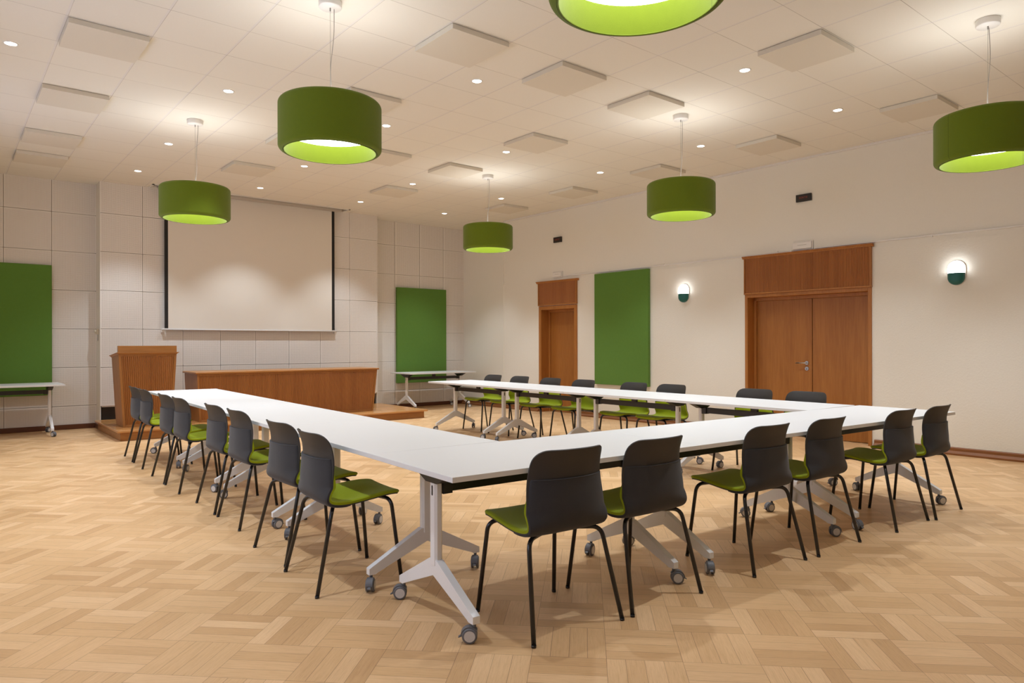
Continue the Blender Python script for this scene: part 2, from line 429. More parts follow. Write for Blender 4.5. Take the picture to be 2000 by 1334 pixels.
# ------------------------------------------------------------------ doors in the right wall
def door(num, D, nribs, tz0, tz1, corn, casing, depth, leaves, double):
    s0, s1, zt = D
    root = thing('door_%d' % num, None, None, (9.375, 0, 0), RWROT); struct(root)
    b = MB(); d = depth
    c = casing
    # casing round the opening and the deep reveal
    b.box(-.03, d, s0, s0+c, 0, zt); b.box(-.03, d, s1-c, s1, 0, zt); b.box(-.03, d, s0+c, s1-c, zt-c, zt)
    b.box(d-.03, d+.05, s0+c, s0+c+.035, 0, zt-c); b.box(d-.03, d+.05, s1-c-.035, s1-c, 0, zt-c); b.box(d-.03, d+.05, s0+c, s1-c, zt-c-.045, zt-c)
    b.build('door_frame', M['frame_wood'], root, bevel=.003)
    for (a, e) in leaves:
        b = MB(); b.box(d+.002, d+.042, a, e, .006, zt-c-.046)
        lf = b.build('door_leaf', M['door_wood'], root, bevel=.003)
    b = MB(); b.box(-.036, -.013, s0-.004, s1+.004, tz0, tz1); b.box(-.05, -.013, s0-.006, s1+.006, tz0-.012, tz0+.012)
    b.box(-.052, -.036, s0-.004, s0+.012, tz0, tz1); b.box(-.052, -.036, s1-.012, s1+.004, tz0, tz1)
    b.build('transom_board', M['frame_wood'], root, bevel=.002)
    b = MB()
    ribs_local(b, nribs, s0+.012, s1-.012, s0+.012, s1-.012, tz0+.012, tz1, lambda q, dd, z: (-.0365-dd, q, z), .0085, False)
    b.build('ribbed_transom', M['rib_wood_door'], root, fix=False)
    b = MB(); b.prism([(-.013, corn[1]-.04), (-.05, corn[1]-.036), (-.056, corn[1]-.02), (-.07, corn[1]-.012), (-.07, corn[1]), (-.013, corn[1])], 'y', s0-corn[0], s1+corn[0])
    b.build('cornice', M['frame_wood'], root, bevel=.002)
    if double:
        b = MB(); s = 5.072; x = d
        b.cyl((x, s, 1.047), (x-.012, s, 1.047), .026); b.cyl((x-.012, s, 1.047), (x-.055, s, 1.047), .009)
        b.tube(bend((x-.03, s, 1.047), (x-.055, s, 1.047), (x-.055, s+.135, 1.047), .015), .009, 12)
        b.build('lever_handle', M['steel'], root)
        b = MB(); b.cyl((x, s, .968), (x-.01, s, .968), .026); b.box(x-.013, x-.009, s-.004, s+.004, .952, .972, 1)
        b.build('key_escutcheon', [M['steel'], M['black_metal']], root)
    return root
door(1, D1, 47, 2.082, 2.51, (.045, 2.542), .072, .20, ((D1[0]+.108, D1[1]-.108),), False)
door(2, D2, 85, 2.052, 2.565, (.028, 2.60), .045, .175, ((D2[0]+.081, 4.990), (4.999, D2[1]-.081)), True)

# ------------------------------------------------------------------ things on the right wall
def sign(s0, s1, z0, z1, label):
    s, w, h = (s0+s1)/2, s1-s0, z1-z0
    r = thing('exit_sign', label, 'sign', rw(s, z0), PHI, 'black exit signs on the right wall')
    b = MB(); b.box(-.032, -.002, -w/2, w/2, 0, h); b.build('sign_plate', M['black_sign'], r, bevel=.002)
    cu = bpy.data.curves.new('letters', 'FONT'); cu.body = 'SORTIE'; cu.size = h*.34; cu.align_x = 'CENTER'; cu.align_y = 'CENTER'
    cu.extrude = .0004; cu.space_character = 1.15
    tmp = bpy.data.objects.new('letters', cu); C.objects.link(tmp)
    dg = bpy.context.evaluated_depsgraph_get(); me = bpy.data.meshes.new_from_object(tmp.evaluated_get(dg))
    bpy.data.objects.remove(tmp)
    me.materials.clear(); me.materials.append(M['red_letter'])
    o = bpy.data.objects.new('lettering', me); C.objects.link(o); o.parent = r
    o.matrix_local = Matrix(((0, 0, -1, -.0326), (-1, 0, 0, 0), (0, 1, 0, h*.52), (0, 0, 0, 1)))
    o['label'] = 'red word SORTIE'
sign(4.905, 5.122, 3.282, 3.382, 'black SORTIE sign with red letters, high above the double door')
sign(9.796, 10.007, 3.263, 3.366, 'black SORTIE sign with red letters, high above the narrow single door')

def lightbox(s0, s1, z0, z1, label):
    s, w, h = (s0+s1)/2, s1-s0, z1-z0
    r = thing('emergency_light', label, 'emergency light', rw(s, z0), PHI, 'white emergency lights over the doors')
    b = MB(); b.box(-.028, -.001, -w/2, w/2, 0, h); b.build('housing', M['white_plastic'], r, bevel=.006)
    b = MB(); b.prism([(-.0285, .01), (-.05, .018), (-.05, h-.018), (-.0285, h-.01)], 'y', -w/2+.012, w/2-.012); b.build('clear_cover', M['acrylic'], r, bevel=.005)
    b = MB(); b.box(-.0512, -.0502, -w*.22, w*.22, h*.52, h*.57); b.build('indicator_strip', M['screen_case'], r)
lightbox(4.881, 5.172, 2.612, 2.735, 'white emergency light box fixed above the double door')
lightbox(9.77, 10.022, 2.588, 2.708, 'white emergency light box fixed above the narrow single door')

def wall_lamp(s, z0, z1, zsplit, label):
    H = z1-z0; rr = .0895; r = thing('wall_lamp', label, 'wall lamp', rw(s, z0, .012), PHI, 'half petrol half opal wall lamps')
    def outline(t):    # half width at height t
        if t < rr: return math.sqrt(max(0, rr*rr-(rr-t)**2))
        if t > H-rr: return math.sqrt(max(0, rr*rr-(t-H+rr)**2))
        return rr
    def part(t0, t1, grow=0.):
        b = MB(); n = 22; m = 20; rows = []
        for i in range(n+1):
            u = i/n; t = t0+(t1-t0)*(u if not (t0 == 0 or t1 == H) else (1-math.cos(u*PI/2) if t0 == 0 else math.sin(u*PI/2)))
            w = max(outline(t), 1e-4)+grow
            rows.append([(-.016-.070*(w/rr)**.55*math.sin(PI*k/m)**.6 if 0 < k < m else -.016, -w*math.cos(PI*k/m), t) for k in range(m+1)])
        vs = [p for q in rows for p in q]; W = m+1
        b.add(vs, [(i*W+k, i*W+k+1, (i+1)*W+k+1, (i+1)*W+k) for i in range(n) for k in range(m)], 0, True)
        for row, rev in ((0, False), (n, True)):
            f = list(range(row*W, row*W+W)); b.f.append(tuple(f)); b.mi.append(0); b.sm.append(False)
        return b
    zc = zsplit-z0
    part(zc+.002, H).build('opal_diffuser', M['emit_wall'], r)
    part(0, zc-.002).build('lower_cover', M['teal'], r)['label'] = 'dark petrol green lower half'
    b = MB(); pts = []
    for k in range(33):
        a = PI*k/32; pts.append(((rr+.006)*math.cos(a), H-rr+(rr+.006)*math.sin(a)))
    for k in range(33):
        a = PI+PI*k/32; pts.append(((rr+.006)*math.cos(a), rr+(rr+.006)*math.sin(a)))
    b.prism(pts, 'x', -.016, -.001); b.build('backplate', M['white_plastic'], r)
wall_lamp(6.997, 1.981, 2.267, 2.121, 'lit wall lamp, opal above and petrol below, between green panel and double door')
wall_lamp(3.14, 2.003, 2.286, 2.145, 'lit wall lamp, opal above and petrol below, right of the double door')

def felt_panel(name, x, y, z, w, h, t, rotz, label):
    b = MB(); b.box(-w/2, w/2, -t, 0, 0, h)
    return tag(b.build(name, M['green_wall'], None, (x, y, z), rotz, bevel=.006), label, 'acoustic panel', 'green acoustic wall panels')
felt_panel('acoustic_wall_panel', rwx(8.295)-.014, 8.295, .605, 1.222, 1.972, .055, -PI/2+PHI, 'tall grass green felt panel on the right wall between door and wall lamp')
felt_panel('acoustic_wall_panel', 8.018, 12.998, .515, 1.227, 2.005, .065, 0, 'tall green felt panel on the back wall right of the screen')
felt_panel('acoustic_wall_panel', .735, 12.998, .55, 1.227, 2.005, .065, 0, 'green felt panel on the back wall left of the lectern, cut by the frame')

# ------------------------------------------------------------------ projection screen
r = thing('projection_screen', 'large pulled-down projection screen with black side borders on the back wall', 'projection screen', (4.355, 12.58, 1.565))
zt = 3.87-1.565
b = MB(); b.box(-1.435, 1.435, -.001, .001, .02, zt); b.build('screen_fabric', M['screen'], r)
for a, c in ((-1.49, -1.435), (1.435, 1.49)):
    b = MB(); b.box(a, c, -.0012, .0012, .02, zt); b.build('side_border', M['black_cloth'], r)
b = MB(); b.cyl((-1.53, 0, .012), (1.53, 0, .012), .012, 16); b.box(-1.53, 1.53, -.004, .004, .012, .03); b.build('bottom_bar', M['screen_bar'], r)
b = MB(); b.cyl((-1.59, -.06, zt+.03), (1.59, -.06, zt+.03), .055, 24); b.box(-1.60, 1.60, -.08, .02, zt+.02, zt+.12); b.build('roller_case', M['screen_case'], r, bevel=.004)
for sx in (-1.51, 1.51):
    b = MB(); b.box(sx-.02, sx+.02, .006, .062, -.035, .012); b.build('wall_mount', M['white_plastic'], r, bevel=.003)

# ------------------------------------------------------------------ platform, lectern, speakers' desk
r = thing('stage_platform', 'low oak platform under the lectern and long desk', 'platform', (4.36, 11.76, 0))
b = MB(); b.box(-2.44, 2.42, -.875, .885, .001, .118); b.build('riser', M['desk_wood_x'], r, bevel=.003)
b = MB(); b.box(-2.485, 2.47, -.925, .885, .1185, .15); b.build('deck', M['deck_wood'], r, bevel=.008, seg=3)

def cabinet(name, label, cat, x, y, bl, br, tl, tr, z1, dep, nribs, ribmat, margin, drop=0., rd=.0075):
    r = thing(name, label, cat, (x, y, .1505))
    b = MB(); h = z1
    b.hexa([(bl, 0, 0), (br, 0, 0), (br, dep, 0), (bl, dep, 0)], [(tl, 0, h), (tr, 0, h), (tr, dep, h-drop), (tl, dep, h-drop)])
    b.build('body', M['desk_wood'], r, bevel=.004)
    k = margin
    b = MB(); d = -.0125
    for (a0, a1, c0, c1) in ((bl, bl+k, tl, tl+k), (br-k, br, tr-k, tr)):
        b.hexa([(a0, d, 0), (a1, d, 0), (a1, -.0005, 0), (a0, -.0005, 0)], [(c0, d, h), (c1, d, h), (c1, -.0005, h), (c0, -.0005, h)])
    b.box(bl+k, br-k, d, -.0005, 0, .03); b.box(tl+k, tr-k, d, -.0005, h-.03, h)
    b.build('front_frame', M['desk_wood'], r, bevel=.002)
    b = MB(); ribs_local(b, nribs, bl+k, br-k, tl+k, tr-k, .03, h-.03, lambda q, dd, z: (q, -.0008-dd, z), rd, False)
    b.build('ribbed_front', ribmat, r, fix=False)
    return r
r = cabinet('lectern', 'tall oak lectern with ribbed tapering front on the platform', 'lectern', 2.343, 11.262, -.325, .325, -.381, .383, 1.035, .5, 26, M['rib_wood_desk'], .035, .05, .0105)
b = MB(); o = .032; h = 1.0355
def ring(e, z0, z1, dr=.05): return ([(-.381-e, -.0125-e, z0), (.383+e, -.0125-e, z0), (.383+e, .5+e, z0-dr), (-.381-e, .5+e, z0-dr)], [(-.381-e, -.0125-e, z1), (.383+e, -.0125-e, z1), (.383+e, .5+e, z1-dr), (-.381-e, .5+e, z1-dr)])
lo, _ = ring(.002, h, h); hi, _ = ring(.020, h+.022, h); b.hexa(lo, hi)
lo, hi = ring(.030, h+.022, h+.030); b.hexa(lo, hi)
b.build('cornice', M['desk_wood_x'], r, bevel=.002)
b = MB(); b.box(-.384, .386, -.005, .02, h+.028, h+.123); b.box(-.384, -.36, .02, .06, h+.028, h+.123); b.build('crest_board', M['desk_wood_x'], r, bevel=.003)

r = cabinet('speakers_desk', 'long low oak desk with ribbed front standing on the platform', 'desk', 4.50, 11.262, -1.455, 1.455, -1.49, 1.535, .727, .70, 138, M['rib_wood_desk'], .03)
b = MB(); b.box(-1.515, 1.563, -.036, .72, .7275, .7575); b.build('desk_top', M['desk_wood_x'], r, bevel=.008, seg=3)

# small wall devices
r = thing('wall_device', 'small cream wall device with cable on the side of the wall projection', 'wall device', (1.9495, 12.79, 1.49))  # cream box with dial and cable, purpose of the device unknown
b = MB(); b.box(-.03, 0, -.05, .05, 0, .085); b.build('housing', M['cream_plastic'], r, bevel=.004)
b = MB(); b.cyl((-.03, 0, .045), (-.055, 0, .045), .028); b.build('dial', M['cream_plastic'], r)
b = MB(); b.cyl((-.006, 0, 0), (-.006, 0, -.10), .004, 8); b.build('cable', M['cord'], r)
for z, l in ((.43, 'upper white socket box low on the back wall near the right corner'), (.30, 'lower white socket box low on the back wall near the right corner')):
    r = thing('wall_socket', l, 'socket', (9.06, 12.999, z), 0, 'white socket boxes in the far corner')
    b = MB(); b.box(-.045, .045, -.035, 0, 0, .085); b.build('socket_box', M['white_plastic'], r, bevel=.004)
    b = MB(); b.cyl((0, -.035, .043), (0, -.038, .043), .025); b.build('socket_face', M['screen_case'], r)

# ------------------------------------------------------------------ ceiling panels, downlights, pendants
GX, GY, T = .7764, 6.463, .6
cells = [((0, 0), 'raised ceiling panel in the left row, nearest the camera'), ((0, 3), 'raised ceiling panel, second from the camera in the left row'),
         ((0, 6), 'raised ceiling panel, third from the camera in the left row'), ((0, 8), 'raised ceiling panel in the left row, next to the back wall'),
         ((4, -3), 'raised ceiling panel at the top centre, right of the near left pendant wire'), ((4, 0), 'raised ceiling panel just right of the big near left pendant top'),
         ((4, 3), 'raised ceiling panel mostly hidden behind the big near left pendant'), ((4, 6), 'raised ceiling panel between far left pendant and big near left pendant, above the screen'),
         ((6, -3), 'raised ceiling panel below left of the cut-off top pendant'), ((6, 3), 'raised ceiling panel peeking out right of the big near left pendant'),
         ((8, -6), 'raised ceiling panel right of the cut-off top pendant'), ((8, -3), 'bright raised ceiling panel beside the canopy of the middle right pendant'),
         ((8, 0), 'raised ceiling panel in the middle of the ceiling, straight below the cut-off top pendant'), ((8, 3), 'bright raised ceiling panel beside the canopy of the far pendant'),
         ((8, 6), 'raised ceiling panel left of the far pendant wire, near the screen corner'), ((12, -6), 'raised ceiling panel touching the top of the far right pendant'),
         ((12, -3), 'raised ceiling panel near the right wall, right of the middle right pendant'), ((12, 0), 'raised ceiling panel behind the wire of the middle right pendant'),
         ((12, 3), 'raised ceiling panel near the right wall, between middle right and far pendants'), ((12, 6), 'farthest raised ceiling panel by the right wall, above the far pendant')]
for (i, j), lab in cells:
    b = MB(); b.box(-.288, .288, -.288, .288, -.046, -.004)
    b.box(-.25, .25, -.25, .25, -.004, 0)
    tag(b.build('acoustic_ceiling_panel', M['tile_panel'], None, (GX+T*(i+.5), GY+T*(j+.5), CEIL), 0), lab, 'ceiling panel', 'raised acoustic ceiling panels')

def spot(name, loc, power, size, blend, col, parent=None, rad=.03):
    L = bpy.data.lights.new(name, 'SPOT'); L.energy = power; L.spot_size = R(size); L.spot_blend = blend; L.color = col; L.shadow_soft_size = rad
    o = bpy.data.objects.new(name, L); C.objects.link(o); o.location = loc
    if parent: o.parent = parent
    return o
DLP = 112.0
dl = [((-1, 1), 'recessed downlight at the upper left, nearest the left edge'), ((-1, 5), 'recessed downlight half cut by the left edge'),
      ((2, 1), 'recessed downlight left of the big near left pendant'), ((2, 5), 'recessed downlight just left of the far left pendant wire'), ((2, 8), 'recessed downlight left of the screen, near the back wall'),
      ((5, 1), 'recessed downlight right beside the big near left pendant'), ((5, 5), 'recessed downlight just below the big near left pendant'), ((5, 8), 'recessed downlight above the middle of the screen'),
      ((5, -2), 'recessed downlight under the large top centre ceiling panel'), ((8, 1), 'recessed downlight at the lower edge of the mid-ceiling panel'),
      ((8, 5), 'recessed downlight left of the far pendant canopy'), ((8, 8), 'recessed downlight above the right end of the screen'),
      ((8, -5), 'recessed downlight left of the upper right ceiling panel'), ((11, -5), 'recessed downlight left of the far right pendant'),
      ((11, -2), 'recessed downlight right of the middle right pendant wire'), ((11, 1), 'recessed downlight left of the middle right pendant'),
      ((11, 5), 'recessed downlight right of the far pendant wire'), ((11, 8), 'recessed downlight farthest away, left above the far pendant'),
      ((-1, -2), None), ((5, -5), None), ((11, -8), None), ((5, -8), None), ((-1, -5), None)]
for (i, j), lab in dl:
    L = (GX+T*(i+.5), GY+T*(j+.5), CEIL)
    r = thing('downlight', lab or 'recessed downlight outside the frame above the camera side', 'downlight', L, 0, 'recessed ceiling downlights')
    b = MB(); b.lathe([(.0435, -.0005), (.0455, -.006), (.055, -.005), (.058, 0.0)], 40); b.build('trim_ring', M['white_plastic'], r)
    b = MB(); b.disc(.044, -.003, 36, up=False); b.build('lens', M['emit_spot'], r)
    spot('downlight_beam', (0, 0, -.02), DLP, 88, .6, (.90, 1, 1.10), r)
    spot('downlight_core', (0, 0, -.02), DLP*.35, 58, .5, (.90, 1, 1.10), r)

px = (GX+T*2.5, GX+T*9.5); py = (GY-T*7.5, GY-T*2.5, GY+T*3.5)
plab = {(0, 0): 'green drum pendant cut off by the top edge of the picture', (0, 1): 'big green drum pendant hanging left of centre, nearest complete one', (0, 2): 'green drum pendant in front of the left side of the screen',
        (1, 0): 'green drum pendant cut by the right edge', (1, 1): 'green drum pendant in front of the right wall, left of the exit sign', (1, 2): 'smallest, farthest green drum pendant near the back right corner'}
SB, SH = 2.755, .37
proto = None
for a in (0, 1):
    for c in (0, 1, 2):
        cord_bow = [(.0, .0), (.012, .10), (-.012, .35), (.014, .6), (-.010, .85), (.0, 1.0)]
        r = thing('drum_pendant', plab[(a, c)], 'pendant lamp', (px[a], py[c], SB), 0, 'green drum pendants')
        zc = CEIL-SB
        b = MB(); b.lathe([(.0005, zc), (.083, zc), (.085, zc-.004), (.085, zc-.046), (.081, zc-.052), (.0005, zc-.052)], 40); b.build('canopy', M['white_plastic'], r)
        b = MB(); b.cyl((0, 0, .20), (0, 0, zc-.052), .0012, 6); b.cyl((0, 0, zc-.075), (0, 0, zc-.052), .005, 10); b.build('suspension_wire', M['wire'], r)
        b = MB(); pts = []; n = 24; sgn = 1 if (a+c) % 2 else -1
        for k in range(n+1):
            t = k/n; z = SH-.02+(zc-.055-SH+.02)*t
            pts.append((.025*t*(1 if a == 0 else .9)+.013*math.sin(t*8.5+c+a)*(1-t)*sgn+.004, .012*math.sin(t*5.5+a)*(1-t*.4), z))
        b.tube(pts, .0027, 8); b.build('power_cord', M['cord'], r)
        b = MB(); ro, ri, q = .377, .338, .035
        prof = []
        for (rc, zc2, a0) in ((ro-q, q, -90), (ro-q, SH-q, 0)):
            for k in range(8): prof.append((rc+q*math.cos(R(a0+90*k/7)), zc2+q*math.sin(R(a0+90*k/7))))
        qi = .006
        for (rc, zc2, a0) in ((ri+qi, SH-qi, 90), (ri+qi, qi, 180)):
            for k in range(5): prof.append((rc+qi*math.cos(R(a0+90*k/4)), zc2+qi*math.sin(R(a0+90*k/4))))
        b.lathe(prof, 96, closed=True)
        b.build('shade', M['green_shade'], r)
        b = MB(); b.lathe([(.3365, .004), (.341, .0005), (.3365, -.003), (.332, .0005)], 96, closed=True); b.build('rim_piping', M['green_shade'], r)
        b = MB(); b.disc(.336, .138, 64, up=False); b.build('diffuser', M['emit_pendant'], r)
        b = MB(); b.disc(.336, .325, 64, up=True); b.build('upper_diffuser', M['emit_up'], r)
        b = MB(); b.cyl((.10, .10, .139), (.10, .10, .128), .006, 10); b.build('diffuser_knob', M['steel'], r)

# ------------------------------------------------------------------ folding tables
TZ = .7524
def octa(w, d, c): return [(-w+c, -d), (w-c, -d), (w, -d+c), (w, d-c), (w-c, d), (-w+c, d), (-w, d-c), (-w, -d+c)]
def make_caster(parent, loc, rz):
    b = MB()
    b.cyl((0, 0, .060), (0, 0, .0855), .0085, 14)
    b.cyl((0, 0, .052), (0, 0, .066), .013, 16)
    ox = .020
    b.tube([(0, 0, .058), (ox*.5, 0, .052), (ox, 0, .034)], [.010, .011, .009], 12)
    for s in (-1, 1):
        y0, y1 = s*.0075, s*.0225
        pr = [(.0, y0), (.0305, y0), (.0340, y0+s*.003), (.0340, y1-s*.003), (.0305, y1), (.0245, y1)]
        vs = []; n = 28
        for rr_, yy in pr:
            for k in range(n): vs.append((ox+rr_*math.cos(2*PI*k/n), yy, .0341+rr_*math.sin(2*PI*k/n)))
        b.add(vs, [(i*n+k, i*n+(k+1) % n, (i+1)*n+(k+1) % n, (i+1)*n+k) for i in range(len(pr)-1) for k in range(n)], 0, True)
        b.add([(ox+.0245*math.cos(2*PI*k/n), y1+s*.0008, .0341+.0245*math.sin(2*PI*k/n)) for k in range(n)], [tuple(range(n))], 1)
    arc = [(ox+.0398*math.cos(R(t)), .0341+.0398*math.sin(R(t))) for t in range(5, 151, 12)]+[(ox+.0350*math.cos(R(t)), .0341+.0350*math.sin(R(t))) for t in range(149, 4, -12)]
    b.prism(arc, 'y', -.017, .017)
    b.hexa([(ox+.0345, -.009, .030), (ox+.050, -.008, .024), (ox+.050, .008, .024), (ox+.0345, .009, .030)], [(ox+.0345, -.009, .037), (ox+.050, -.008, .028), (ox+.050, .008, .028), (ox+.0345, .009, .037)])
    return b.build('caster', [M['grey_tyre'], M['hub']], parent, loc, rz, bevel=.0)
def make_table(L, label):
    r = thing('folding_table', label, 'table')
    b = MB(); b.box(-L/2+.0003, L/2-.0003, -.40, .40, TZ-.024, TZ); b.build('tabletop', M['white_lam'], r, bevel=.0013)
    lx = L/2-.15
    b = MB(); b.box(-lx+.024, lx-.024, -.016, .016, .605, .662); b.box(-.035, .035, -.016, .016, .662, TZ-.0242); b.build('crossbeam', M['black_metal'], r, bevel=.002)
    for s in (1, -1):
        b = MB()
        b.prism([(-.2, TZ-.0245), (.2, TZ-.0245), (.2, TZ-.034), (.05, .655), (-.05, .655), (-.2, TZ-.034)], 'x', -.035, .030)
        b.box(-.075, -.0228, -.03, .03, .598, .66)
        b.build('folding_bracket', M['black_metal'], r, (s*lx, 0, 0), 0 if s > 0 else PI, bevel=.002)
        b = MB()
        b.prism(octa(.0215, .030, .011), 'z', .262, .654)
        arm = [(-.352, .086), (-.352, .119), (-.335, .128), (-.034, .288), (.034, .288), (.335, .128), (.352, .119), (.352, .086), (.314, .086), (.30, .094), (0, .212), (-.30, .094), (-.314, .086)]
        b.prism(arm, 'x', -.0185, .0185)
        sl = [(.0068*math.cos(R(t)), .617+.018+.0068*math.sin(R(t))) for t in range(0, 181, 30)]+[(.0068*math.cos(R(t)), .617-.018+.0068*math.sin(R(t))) for t in range(180, 361, 30)]
        b.prism([(p[0], p[1]) for p in sl], 'x', .0216, .0222, 1)
        lg = b.build('leg', [M['white_metal'], M['black_metal']], r, (s*lx, 0, 0), 0 if s > 0 else PI, bevel=.004)
        for q in (-1, 1): make_caster(lg, (0, q*.334, 0), 0)
    return r
SWIVEL = {}
def place_table(proto, used, cx, cy, rz, label, group):
    o = proto if not used else copy_tree(proto)
    o.location = (cx, cy, 0); o.rotation_euler = (0, 0, rz); o['label'] = label; o['group'] = group
    o.rotation_euler.z = rz; bpy.context.view_layer.update()
    for ch in o.children:
        for g in ch.children:       # casters swivel freely
            w = g.matrix_world.translation; best = None
            for (x, y), deg in SW:
                if (w.x-x)**2+(w.y-y)**2 < .02: best = R(deg)
            want = best if best is not None else R(random.choice((141, 141, -39, 51, 231))+random.uniform(-28, 28))
            g.rotation_euler.z = want-rz-ch.rotation_euler.z
    return o
SW = (((1.79, 2.51), 142), ((1.83, 3.17), 146), ((1.80, 3.42), 232), ((2.44, 3.39), 230), ((1.86, 4.97), 10), ((1.86, 4.70), 235), ((2.51, 4.65), 215), ((2.51, 4.94), 40),
      ((3.12, 3.08), 200), ((3.14, 2.42), -40), ((3.40, 2.41), 228), ((4.75, 3.0), 130), ((4.74, 2.34), -35), ((5.05, 2.33), 250), ((6.27, 2.25), -30))
# near row: starts at the near left corner, turned 3.1 degrees
ang = -.0548; d = Vector((math.cos(ang), math.sin(ang))); nn = Vector((-d.y, d.x)); A = Vector((1.671, 2.461))
P = make_table(1.6, '')
for k, lab in enumerate(('white folding table at the near corner of the U', 'white folding table in the middle of the near row', 'white folding table at the right end of the near row')):
    c = A+d*(.8+1.602*k)+nn*.4
    place_table(P, k > 0, c.x, c.y, ang, lab, 'white folding tables of the U')
# left row of four
def run(start, L, angs, side, labs):
    P = make_table(L, ''); p = Vector(start)
    for k, lab in enumerate(labs):
        a = R(angs[k]); dv = Vector((math.sin(a), math.cos(a))); rv = Vector((dv.y, -dv.x))
        c = p+dv*(L/2)+rv*(.4*side)
        place_table(P, k > 0, c.x, c.y, PI/2-a, lab, 'white folding tables of the U')
        p = p+dv*(L+.003)
run((1.7158, 3.2595), 1.573, (2.4, 2.4, 2.4, 2.4), 1, ('white folding table, first of the left row counted from the camera', 'white folding table, second of the left row counted from the camera',
    'white folding table, third of the left row counted from the camera', 'white folding table at the far end of the left row, in front of the lectern'))
run((5.683, 3.0455), 1.543, (1.27, 1.27, 1.27, 1.27), 1, ('white folding table, first of the right row, joining the near row', 'white folding table, second of the right row counted from the camera',
    'white folding table, third of the right row counted from the camera', 'white folding table at the far end of the right row'))
P = make_table(1.6, '')
place_table(P, False, 7.98, 12.43, 0, 'white folding table against the back wall under the right green panel', 'spare white tables along the back wall')
place_table(P, True, .615, 12.43, 0, 'white folding table against the back wall at the left edge', 'spare white tables along the back wall')

# ------------------------------------------------------------------ chairs
PROF = [(.255, .458, .150), (.248, .467, .183), (.225, .4735, .200), (.17, .475, .211), (.10, .468, .221), (.02, .458, .227), (-.05, .4512, .229), (-.105, .4515, .229), (-.143, .458, .229),
        (-.169, .470, .2295), (-.188, .489, .2315), (-.1985, .515, .2315), (-.203, .55, .2295), (-.2035, .59, .2265), (-.202, .63, .2235), (-.2005, .668, .220), (-.2005, .696, .2172), (-.201, .7035, .2165),
        (-.203, .735, .2130), (-.207, .762, .2105), (-.212, .782, .208), (-.219, .802, .203), (-.226, .820, .192), (-.231, .831, .178), (-.2345, .8375, .162), (-.236, .840, .138)]
SUB = 3                                  # Catmull-Rom rows between the measured ones
def refine(P):
    out = []
    for i in range(len(P)-1):
        p = [P[max(i-1, 0)], P[i], P[i+1], P[min(i+2, len(P)-1)]]
        for k in range(SUB):
            t = k/SUB
            out.append(tuple(.5*(2*b+(c-a)*t+(2*a-5*b+4*c-d)*t*t+(3*b-a-3*c+d)*t**3) for a, b, c, d in zip(*p)))
    return out+[P[-1]]
PROF = refine(PROF)
def prof_points():
    P = [Vector((0, y, z)) for y, z, w in PROF]; out = []
    for i, p in enumerate(P):
        tdir = (P[min(i+1, len(P)-1)]-P[max(i-1, 0)]).normalized()
        nrm = Vector((0, -tdir.z, tdir.y))         # seat: up; back: towards the sitter
        nrm = Vector((0, tdir.z, -tdir.y)) if nrm.z < 0 and abs(nrm.z) > abs(nrm.y) else nrm
        out.append((p, nrm, PROF[i][2]))
    return out
PP = prof_points()
def fix_normals():
    res = []
    for p, n, w in PP:
        # seat normal points up, back normal points to +y
        if n.z < -.3 or (abs(n.z) <= .3 and n.y < 0): n = -n
        res.append((p, n, w))
    return res
PP = fix_normals()
def dish(z, s, w):     # lateral curvature: the back wraps forward at its wings, the seat rises at its sides
    kb = min(1, max(0, (z-.462)/.09)); u = min(1, max(0, (z-.50)/.24)); k = .044+.018*u*u*(3-2*u)
    return (1-kb)*.006*abs(s)**3, kb*k*abs(s*w/.213)**2.6
def sheet(i0, i1, shrink, off0, thick, m=26, edge=1.0, taper=''):
    """a padded sheet over profile rows i0..i1, its near face off0 along the normal, thick deep; closed"""
    rows = PP[i0*SUB:i1*SUB+1]; b = MB(); top, bot = [], []
    N = len(rows); acc = [0.0]
    for r_ in range(1, N): acc.append(acc[-1]+(rows[r_][0]-rows[r_-1][0]).length)
    for r_, (p, n, w) in enumerate(rows):
        for k in range(m+1):
            s = math.sin((-1+2*k/m)*PI/2*.86)/math.sin(PI/2*.86)
            w_ = w-shrink(acc[r_], acc[-1]); up, fw = dish(p.z, s, w_)
            base = Vector((w_*s, p.y+fw, p.z+up))
            e = 1.0 if edge >= 1 else edge+(1-edge)*min(1.0, (1-abs(s))*w_/.012)**.5
            f = min(1.0 if 'a' not in taper else .35+.65*min(1, acc[r_]/.016)**.5, 1.0 if 'b' not in taper else .2+.8*min(1, (acc[-1]-acc[r_])/.016)**.5)
            top.append(base+n*(off0+thick*min(e, f))); bot.append(base+n*off0)
    W = m+1; vs = top+bot; o = len(top); F = []
    for r_ in range(N-1):
        for k in range(m):
            a = r_*W+k; F.append((a, a+1, a+W+1, a+W)); F.append((o+a, o+a+W, o+a+W+1, o+a+1))
    for k in range(m):
        F.append((k, o+k, o+k+1, k+1)); a = (N-1)*W+k; F.append((a, a+1, o+a+1, o+a))
    for r_ in range(N-1):
        a = r_*W; F.append((a, a+W, o+a+W, o+a)); a = r_*W+m; F.append((a, o+a, o+a+W, a+W))
    b.add(vs, F, 0, True)
    return b
def crisp(o):
    o.data.set_sharp_from_angle(angle=R(42)); return o
